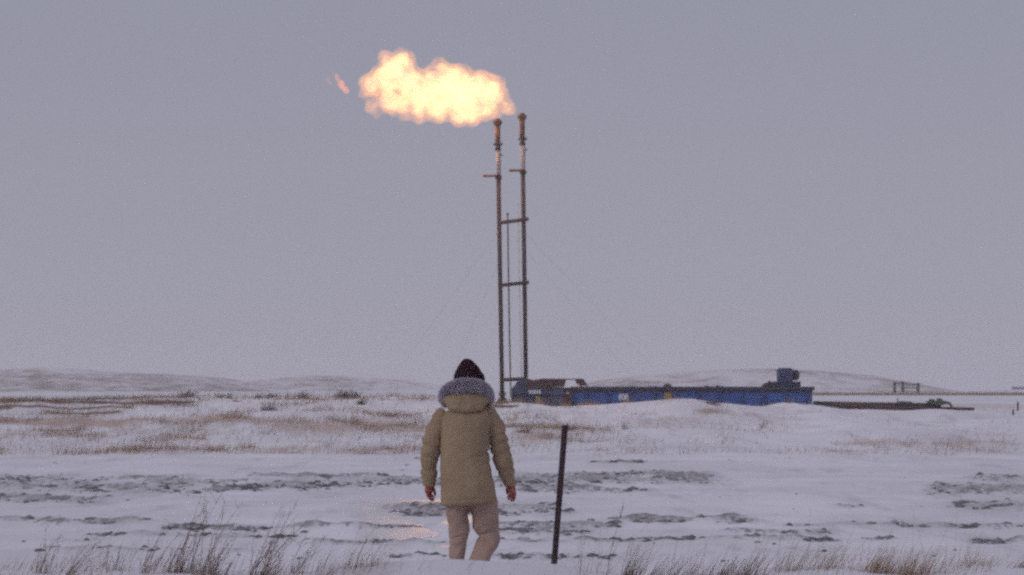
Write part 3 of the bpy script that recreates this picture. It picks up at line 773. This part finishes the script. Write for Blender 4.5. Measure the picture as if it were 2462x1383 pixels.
bm = B(); tbox(bm, 1878, 1906, 884.6, 886.5, .5, 1.4); bm_obj('lid', bm, M['blue_dark'], mo)

# ------------------------------------------------------------------ pipe rack to the right
PYD = 121.0
rk = empty('pipe_rack', U(2150, 985, PYD)); tag(rk, 'low dark brown pipe rack with green valves running right from the tank', 'pipe rack')
def ppipe(name, pts, r, m, seg=10, dy=0):
    bm = B(); tube(bm, [U(x, y, PYD + dy) for x, y in pts], [q_ * PYD / F for q_ in r] if hasattr(r, '__len__') else r * PYD / F, seg); return bm_obj(name, bm, m, rk, True)
ppipe('beam', [(1954, 972), (2000, 975.5), (2060, 978.5), (2160, 981.5), (2262, 982)], [4.4, 8.2, 8.2, 7.6, 6.6], M['darksteel'], 4)
ppipe('upper_pipe', [(1956, 968.5), (2060, 970.5), (2200, 972.5), (2262, 973.5)], 3.8, M['rust'], dy=.3)
ppipe('lower_pipe', [(1990, 974), (2100, 977.5), (2262, 979.5)], 4.2, M['darksteel'], dy=.6)
ppipe('tail_pipe', [(2255, 982), (2342, 983.8)], 3.6, M['darksteel'], dy=.1)
ppipe('elbow', [(2262, 970), (2276, 968), (2283, 970), (2287, 976), (2291, 983)], [2.6, 3.2, 3.2, 3, 2.6], M['red'], dy=.1)
for x, y0, y1 in ((2256, 983, 992), (2290, 983, 990), (2333, 984, 993), (2158, 980, 988)):
    ppipe('leg', [(x, y0), (x, y1)], [5, 2.4], M['darksteel'])
for x, y, rx, ry in ((2240, 968, 13, 7), (2258, 968, 14, 8.5)):
    bm = B(); c = U(x, y, PYD - .1); s = PYD / F; tube(bm, [c - Vector((rx * s, 0, 0)), c - Vector((rx * s * .6, 0, 0)), c, c + Vector((rx * s * .7, 0, 0)), c + Vector((rx * s, 0, 0))], [ry * s * .5, ry * s * .55, ry * s, ry * s * .6, ry * s * .6], 14)
    tube(bm, [c, c + Vector((0, 0, ry * s + .03))], .05, 8)
    v_ = bm_obj('valve', bm, M['green'], rk, True)
    bm = B(); tube(bm, [c + Vector((-.12, 0, ry * s + .0)), c + Vector((.12, 0, ry * s + .0))], .025, 6); bm_obj('handwheel', bm, M['green'], v_)
for x, y, rx, ry in ((2168, 969, 12, 4.5), (2183, 969, 9, 4)):
    bm = B(); c = U(x, y, PYD - .1); s = PYD / F; tube(bm, [c - Vector((rx * s, 0, 0)), c, c + Vector((rx * s, 0, 0))], [ry * s * .7, ry * s, ry * s * .7], 12)
    bm_obj('valve', bm, M['green'], rk, True)
ppipe('valve_stem', [(2158.5, 968), (2158.5, 958)], 1.5, M['green'], dy=-.1)

# ------------------------------------------------------------------ far rail fence, posts, far hut
FY = 298.0
ff = empty('rail_fence', U(2180, 941, FY)); tag(ff, 'short weathered wooden rail fence far away above the pipe rack', 'fence')
for x, yt in ((2151.5, 917), (2171, 917.5), (2208, 920.5)):
    bm = B(); a, c = U(x - 4, 944, FY), U(x + 3.2, yt, FY); box(bm, (a.x, FY, a.z), (c.x, FY + .2, c.z), .02); bm_obj('post', bm, M['wood'], ff)
for x0, y0, x1, y1, r in ((2151, 921, 2172, 921.5, 2.2), (2171, 922.5, 2208, 924.5, 1.9), (2173, 933, 2206, 933.5, 1.4)):
    bm = B(); tube(bm, [U(x0, y0, FY - .06), U(x1, y1, FY - .06)], r * FY / F, 6); bm_obj('rail', bm, M['wood'], ff)
GY = 125.0
fg = 'small posts at the far right of the field'
def lone(px, Y, yt, r, label, arm=0):
    x = (px - CX) / F * Y; z = float(height(x, Y)); t = U(px, yt, Y)
    bm = B(); tube(bm, [Vector((x, Y, z - .2)), Vector((x, Y, t.z))], r * Y / F, 6)
    o = bm_obj('fence_post', bm, M['wood'], None)
    o.data.transform(Matrix.Translation((-x, -Y, -z))); o.location = (x, Y, z)
    tag(o, label, 'post', fg); return o
lone(2447, GY, 966, 2.4, 'slim weathered post near the right edge level with the pipe rack')
lone(2436, 112, 985, 2.6, 'short stub of a post in the snow just left of the slim right edge post')
HY = 800.0
hb = empty('field_hut', U(2450, 941, HY)); tag(hb, 'tiny bluish hut in haze beyond the orange grass at the right edge', 'hut')
a, c = U(2437, 946, HY), U(2470, 934, HY)
bm = B(); box(bm, (a.x, HY, a.z), (c.x, HY + 3, c.z)); bm_obj('wall', bm, M['grey'], hb)
bm = B()
zz = c.z
r0 = [Vector((a.x - .15, HY - .2, zz)), Vector((c.x + .15, HY - .2, zz)), Vector((c.x + .15, HY + 3.2, zz)), Vector((a.x - .15, HY + 3.2, zz)), Vector((a.x - .15, HY + 1.5, zz + .5)), Vector((c.x + .15, HY + 1.5, zz + .5))]
v = [bm.verts.new(p_) for p_ in r0]
for f_ in ((0, 1, 5, 4), (2, 3, 4, 5), (1, 2, 5), (3, 0, 4), (3, 2, 1, 0)): bm.faces.new([v[i] for i in f_])
bm_obj('roof', bm, M['grey'], hb)

# ------------------------------------------------------------------ the person
PY_ = 21.0; S = PY_ / F
def Q(px, py, dy=0.): 
    p = U(px, py, PY_); return Vector((p.x, PY_ + dy, p.z))
# body: one continuous mesh (hidden under the clothes except hands)
bm = B()
tube(bm, [Q(1128, 1188), Q(1127, 1150), Q(1125, 1080), Q(1124, 1020), Q(1125, 990), Q(1126, 972), Q(1127, 950, .01)], [.09, .115, .115, .13, .085, .055, .052], 20)
ell(bm, Q(1127, 925, .015), (.078, .098, .115), 4)                       # skull
ell(bm, Q(1127, 946, .055), (.052, .055, .05), 3)                        # jaw
ell(bm, Q(1127, 930, .118), (.012, .022, .024), 2)                       # nose
ell(bm, Q(1127, 942, .104), (.024, .010, .007), 2)                       # mouth
for s in (-1, 1):
    ell(bm, Q(1127 + s * 25.5, 930, .01), (.012, .02, .032), 2)          # ears
    ell(bm, Q(1127 + s * 11, 924, .102), (.013, .012, .009), 2)          # eyes
tube(bm, [Q(1108, 1004), Q(1072, 1010), Q(1045, 1050, .0), Q(1034, 1090, .0), Q(1030, 1130, .03), Q(1031, 1168, .05)], [.06, .055, .045, .042, .038, .028], 16)
tube(bm, [Q(1142, 1004), Q(1168, 1010), Q(1195, 1050), Q(1203, 1090), Q(1216, 1130, .03), Q(1229, 1168, .05)], [.06, .055, .045, .042, .038, .028], 16)
# legs
tube(bm, [Q(1108, 1190), Q(1103, 1250), Q(1104, 1300), Q(1098, 1360, .02), Q(1096, 1435), Q(1096, 1450, .05)], [.055, .045, .042, .038, .034, .034], 16)
tube(bm, [Q(1156, 1190), Q(1167, 1250), Q(1173, 1292, .035), Q(1150, 1350, -.05), Q(1141, 1430, -.09), Q(1141, 1448, -.06)], [.055, .045, .042, .038, .034, .034], 16)
# hands: palm, four fingers, thumb
def hand(pts_palm, fingers, thumb):
    tube(bm, [Q(*p[:3]) for p in pts_palm], [p[3] for p in pts_palm], 14)
    for fg_ in fingers + [thumb]:
        tube(bm, [Q(*p[:3]) for p in fg_], [p[3] for p in fg_], 10)
        ell(bm, Q(*fg_[-1][:3]), (fg_[-1][3],) * 3, 2)
# left: back of the hand faces outwards and back, fingers curl towards the thigh
hand([(1031, 1164, .05, .026), (1030.5, 1172, .05, .028), (1030, 1180, .055, .030), (1031.5, 1187, .06, .026)],
     [[(1024.5, 1180, .035, .0105), (1027, 1191, .035, .010), (1031.5, 1198, .04, .009), (1035.5, 1202, .045, .008)],
      [(1026, 1183, .055, .0105), (1028.5, 1194, .055, .010), (1034, 1201, .06, .009), (1039, 1205, .065, .008)],
      [(1029.5, 1183, .078, .0105), (1032, 1194, .08, .010), (1037, 1200, .085, .009), (1041.5, 1203, .09, .008)],
      [(1033.5, 1182, .095, .009), (1036, 1191, .10, .0085), (1040, 1195, .104, .008), (1043, 1198, .108, .007)]],
     [(1036, 1170, .06, .013), (1042, 1177, .07, .0125), (1044.5, 1184, .078, .011), (1045.5, 1191, .08, .0095)])
hand([(1229, 1164, .05, .026), (1230, 1172, .05, .028), (1231, 1180, .055, .030), (1231, 1187, .06, .026)],
     [[(1237.5, 1180, .035, .0105), (1238.5, 1190, .035, .010), (1237, 1199, .04, .009), (1234.5, 1205, .045, .008)],
      [(1234.5, 1184, .05, .0105), (1235, 1194, .05, .010), (1232, 1201, .055, .009), (1228.5, 1205, .06, .008)],
      [(1231, 1184, .075, .0105), (1230, 1193, .078, .010), (1226, 1199, .08, .009), (1222.5, 1202, .085, .008)],
      [(1228, 1182, .092, .009), (1226, 1190, .096, .0085), (1222.5, 1195, .10, .008), (1220, 1197, .10, .007)]],
     [(1224, 1168, .06, .013), (1220, 1174, .07, .0125), (1219, 1181, .078, .011), (1220, 1188, .08, .0095)])
person = bm_obj('person', bm, M['skin'])
remesh(person, .0042, 2, .4)
org = Vector((Q(1120, 945).x, PY_, float(height(Q(1120, 945).x, PY_))))
person.data.transform(Matrix.Translation(-org)); person.location = org
bpy.context.view_layer.update()
tag(person, 'person in khaki parka, grey fur hood and black knit hat walking away towards the flare', 'person')

# jacket torso
bm = B()
tors = [  # left px, right px, py, half depth, y centre, tilt
    (1084, 1168, 983, .105, .00), (1070, 1178, 992, .135, .00), (1060, 1184, 1004, .155, .0), (1058, 1180, 1030, .165, -.005), (1057, 1177, 1060, .168, -.01),
    (1057, 1176, 1090, .168, -.01), (1057, 1180, 1115, .172, -.01), (1057.5, 1185, 1140, .180, -.01), (1057.5, 1190, 1165, .188, -.01), (1057.5, 1193, 1190, .192, -.01), (1057.5, 1196, 1208, .190, -.01), (1060, 1194, 1211.5, .175, -.01)]
secs = []
for a, c, y, ry, yc in tors:
    p = Q((a + c) / 2, y); tl = .075 * sstep(1120, 1208, y)
    secs.append((p.x, PY_ + yc, p.z, (c - a) / 2 * S, ry, float(tl)))
loft(bm, secs, 72, 2.5)
jk = bm_obj('jacket', bm, M['jacket'], person); remesh(jk, .008, 3)
def jdisp(co, no):
    x, y, z = co[:, 0], co[:, 1], co[:, 2]
    a = (fbm(x * 7, z * 5, 111, 4) - .5) * .032 + (fbm(x * 22 + y * 9, z * 16, 115, 3) - .5) * .006
    # creases pulled in at the waist right side and back yoke
    zw = CAMZ - (1086 - HZ) * S
    a -= .018 * np.exp(-((z - zw - (x - Q(1176, 0).x) * .35) / .012) ** 2) * sstep(Q(1110, 0).x, Q(1176, 0).x, x)
    zw = CAMZ - (1106 - HZ) * S
    a -= .007 * np.exp(-((z - zw + (x - Q(1120, 0).x) * .12) / .014) ** 2) * sstep(Q(1085, 0).x, Q(1150, 0).x, x)
    zh = CAMZ - (1200 - HZ) * S
    a -= .004 * np.exp(-((z - (zh + .075 * (x - Q(1126, 0).x))) / .006) ** 2)
    return no * a[:, None]
vert_displace(jk, jdisp)
# sleeves
def sleeve(pts, cuffdir, seed, creases):
    bm = B()
    dense = []
    arr = np.array([(p[0], p[1], p[2], p[3]) for p in pts], float)
    tt = np.linspace(0, 1, len(arr)); T = np.linspace(0, 1, 70)
    cs = [np.interp(T, tt, arr[:, i]) for i in range(4)]
    ker = np.ones(7) / 7
    cs = [np.convolve(np.pad(c_, 3, 'edge'), ker, 'valid') for c_ in cs]
    pp = [Q(cs[0][i], cs[1][i], cs[2][i]) for i in range(70)]
    rr = [cs[3][i] * S for i in range(70)]
    # quilted puffs
    for yc in creases:
        for i in range(70):
            rr[i] -= .010 * math.exp(-((cs[1][i] - yc) / 3.2) ** 2) - .004 * math.exp(-((cs[1][i] - yc - 9) / 8) ** 2)
    # the cuff is open: hem ring then a short step inwards
    tube(bm, pp, rr, 36)
    o = bm_obj('sleeve', bm, M['jacket'], jk)
    remesh(o, .007, 2)
    vert_displace(o, lambda co, no: no * ((fbm(co[:, 0] * 9 + co[:, 1] * 4, co[:, 2] * 13, seed, 4) - .5) * .030)[:, None])
    return o
sleeve([(1076, 990, 0, 17), (1066, 998, 0, 22), (1054, 1020, 0, 24), (1043, 1050, 0, 22.5), (1036, 1082, 0, 22), (1032, 1110, .01, 21), (1029.5, 1135, .03, 20), (1030, 1155, .045, 17.5), (1031.5, 1168, .05, 14.5)], None, 121, (1052, 1074, 1097, 1128))
sleeve([(1164, 990, 0, 17), (1174, 998, 0, 22), (1187, 1020, 0, 24), (1197, 1050, 0, 22.5), (1203, 1080, 0, 23), (1208, 1104, .01, 22.5), (1216, 1130, .03, 20), (1223, 1152, .045, 17), (1228, 1167, .05, 14.5)], None, 122, (1048, 1068, 1089, 1128))
for px, py, r in ((1031.5, 1166.5, 15.0), (1228, 1165.5, 14.6)):
    bm = B()
    for i in range(24):
        pass
    c = Q(px, py, .05)
    R = Matrix.Rotation(math.radians(-6 if px > 1200 else 3), 4, 'Y')
    res = bmesh.ops.create_cone(bm, cap_ends=True, segments=28, radius1=r * S * .97, radius2=r * S * 1.02, depth=.022, matrix=Matrix.Translation(c) @ R)
    bm_obj('cuff', bm, M['jacket'], jk, True)
# hood lying on the back + collar
bm = B()
ell(bm, Q(1122, 969, -.085), (.150, .085, .068), 4)
ell(bm, Q(1122, 980, -.115), (.128, .062, .040), 4)
ell(bm, Q(1096, 962, -.04), (.085, .09, .055), 3); ell(bm, Q(1152, 960, -.04), (.075, .09, .055), 3)
tube(bm, [Q(1082, 965, .08), Q(1078, 958, 0), Q(1100, 955, -.09), Q(1127, 954, -.11), Q(1152, 955, -.09), Q(1172, 958, 0), Q(1168, 965, .08)], .045, 14)
tube(bm, [Q(1084, 975, .10), Q(1127, 978, .15), Q(1166, 975, .10)], .05, 14)
hd = bm_obj('hood', bm, M['jacket'], jk); remesh(hd, .007, 3)
def hdisp(co, no):
    x, z = co[:, 0], co[:, 2]
    xm = Q(1106, 0).x
    a = (fbm(x * 12, z * 16, 131, 3) - .5) * .022
    a -= .010 * np.exp(-((x - xm - (z - Q(0, 975).z) * .5) / .006) ** 2) * np.exp(-((z - Q(0, 978).z) / .03) ** 2)
    return no * a[:, None]
vert_displace(hd, hdisp)
bm = B(); p = Q(1104, 981, -.172); tube(bm, [p + Vector((.008, .006, .02)), p, p + Vector((-.008, .0, -.022))], [.004, .005, .003], 6); bm_obj('hood_tab', bm, M['strawpale'], jk)
# fur ruff: dark core plus thousands of hairs
path = [(1077, 972, .09, .036), (1068, 960, .05, .046), (1069, 946, -.01, .054), (1085, 934, -.075, .058), (1105, 927, -.118, .060), (1127, 925, -.13, .060), (1149, 928, -.115, .059), (1167, 937, -.07, .055), (1173, 949, -.01, .050), (1174, 962, .05, .042), (1166, 972, .09, .034)]
arr = np.array(path, float); T = np.linspace(0, 1, 80); tt = np.linspace(0, 1, len(arr))
cs = [np.convolve(np.pad(np.interp(T, tt, arr[:, i]), 5, 'edge'), np.ones(11) / 11, 'valid') for i in range(4)]
pp = [Q(cs[0][i], cs[1][i], cs[2][i]) for i in range(80)]
bm = B(); tube(bm, pp, [c_ * .68 for c_ in cs[3]], 20)
fr = bm_obj('fur_trim', bm, M['furbase'], jk, True)
vert_displace(fr, lambda co, no: no * ((fbm(co[:, 0] * 30, co[:, 2] * 30 + co[:, 1] * 20, 141, 2) - .5) * .02)[:, None])
V, Fc = [], []
for _ in range(15000):
    i = random.uniform(0, 78); k = int(i); f_ = i - k
    c = pp[k].lerp(pp[k + 1], f_); d = (pp[k + 1] - pp[k]).normalized()
    r = (cs[3][k]) * .64
    a = Vector((0, 0, 1)); u = (a - d * a.dot(d)).normalized(); s_ = d.cross(u)
    t = random.uniform(0, 2 * math.pi); n_ = u * math.cos(t) + s_ * math.sin(t)
    g = (n_ + d * random.gauss(0, .35) + Vector((0, 0, -.25)) + u * random.gauss(0, .25)).normalized()
    b0 = c + n_ * r; ln = random.uniform(.5, 1.0) * cs[3][k] * .55
    sd = g.cross(d).normalized() if random.random() < .5 else d
    wv = sd * .0016
    j = len(V)
    V += [b0 - wv, b0 + wv, b0 + g * ln * .6 + wv * .7 + Vector((0, 0, -.002)), b0 + g * ln + Vector((0, 0, -.006)), ]
    Fc.append((j, j + 1, j + 2, j + 3))
fh = mesh_np('fur_hairs', np.array([v_[:] for v_ in V]), np.array(Fc), M['fur'], jk)
fh.name = 'fur_hair'

# knit hat
bm = B()
hp = [(1092, 1164, 922, .112), (1090.5, 1165.5, 912, .115), (1092, 1163.5, 903, .112), (1096, 1158, 893, .103), (1100.5, 1151, 883, .088), (1105, 1144, 875, .068), (1109, 1137, 868, .046), (1113, 1131, 864, .026), (1117, 1125, 862.3, .010)]
loft(bm, [(Q((a + c) / 2, y).x, PY_ + .01, Q(0, y).z, (c - a) / 2 * S, ry) for a, c, y, ry in hp], 60, 2.05)
ht = bm_obj('hat', bm, M['hat'], person); remesh(ht, .006, 2)
def kdisp(co, no):
    cxh = Q(1127, 0).x; th = np.arctan2(co[:, 1] - PY_, co[:, 0] - cxh)
    return no * (np.sin(th * 46) * .0014 + (fbm(co[:, 0] * 18, co[:, 2] * 18, 151, 2) - .5) * .012)[:, None]
vert_displace(ht, kdisp)
# trousers
bm = B()
def leg(L_, seed):
    secs = []
    for a, c, y, yc, ry in L_:
        p = Q((a + c) / 2, y); secs.append((p.x, PY_ + yc, p.z, (c - a) / 2 * S * 1.05 + .003, ry))
    loft(bm, secs, 40, 2.2)
leg([(1066, 1130, 1185, 0, .13), (1071, 1128, 1213, 0, .115), (1076, 1124, 1238, .005, .10), (1080, 1125, 1262, .01, .092), (1082, 1126.5, 1280, .015, .088), (1081.5, 1125, 1296, .02, .086), (1080, 1121.5, 1312, .02, .083), (1079.5, 1118, 1335, .02, .082), (1080, 1115, 1355, .02, .082), (1080, 1114, 1390, .02, .084), (1080, 1114, 1425, .02, .086), (1080, 1114, 1440, .02, .087)], 1)
leg([(1126, 1192, 1185, 0, .13), (1128, 1193, 1213, 0, .118), (1135, 1194, 1236, .01, .105), (1139, 1197, 1256, .025, .098), (1145, 1199.5, 1276, .035, .092), (1150, 1201, 1291, .04, .09), (1147.5, 1199.5, 1302, .03, .088), (1142, 1193, 1316, .01, .084), (1134, 1184, 1332, -.02, .083), (1126, 1177, 1348, -.05, .084), (1120, 1170, 1368, -.07, .085), (1116, 1164, 1400, -.09, .085), (1117, 1161, 1432, -.10, .086)], 2)
ell(bm, Q(1129, 1190), (.10, .12, .10), 3)
tr = bm_obj('trousers', bm, M['trousers'], person); remesh(tr, .0075, 3)
def tdisp(co, no):
    x, y, z = co[:, 0], co[:, 1], co[:, 2]
    a = (fbm(x * 8, z * 11 - x * 4, 161, 4) - .5) * .034
    def cr(px, py, ln, wd, sl, am):
        X, Z = Q(px, py).x, Q(px, py).z
        return am * np.exp(-((z - Z - (x - X) * sl) / wd) ** 2) * np.exp(-((x - X) / ln) ** 2)
    a -= cr(1100, 1291, .06, .009, .3, .013) + cr(1165, 1283, .06, .010, .35, .016) + cr(1162, 1296, .07, .009, -.25, .014) + cr(1150, 1345, .05, .007, -.4, .012) + cr(1095, 1312, .05, .01, -.2, .008)
    return no * a[:, None]
vert_displace(tr, tdisp)
# boots
for px, dy in ((1096, .05), (1141, -.07)):
    bm = B(); c = Q(px, 1445, dy); gz = org.z
    loft(bm, [(c.x, PY_ + dy + .03, gz - .01, .052, .15), (c.x, PY_ + dy + .03, gz + .03, .053, .15), (c.x, PY_ + dy + .02, gz + .06, .05, .13), (c.x, PY_ + dy - .02, gz + .09, .048, .085), (c.x, PY_ + dy - .03, gz + .16, .05, .07), (c.x, PY_ + dy - .03, gz + .24, .052, .07)], 28, 2.4)
    bm_obj('boot', bm, M['boot'], person, True)

# ------------------------------------------------------------------ haze
hz = bpy.data.materials.new('haze'); hz.use_nodes = True
nt = hz.node_tree; nt.nodes.clear()
o_ = N(nt, 'ShaderNodeOutputMaterial'); pv = N(nt, 'ShaderNodeVolumePrincipled')
pv.inputs['Color'].default_value = (.95, .935, .97, 1); pv.inputs['Density'].default_value = .00065; pv.inputs['Anisotropy'].default_value = .2
nt.links.new(pv.outputs[0], o_.inputs['Volume']); hz.cycles.homogeneous_volume = True
bm = B(); box(bm, (-1490, -60, -1.2), (1490, 1480, 18.5)); hb_ = bm_obj('haze', bm, hz); tag(hb_, kind='stuff')
hb_['label'] = 'thin pale winter haze over the whole plain'; hb_['category'] = 'haze'
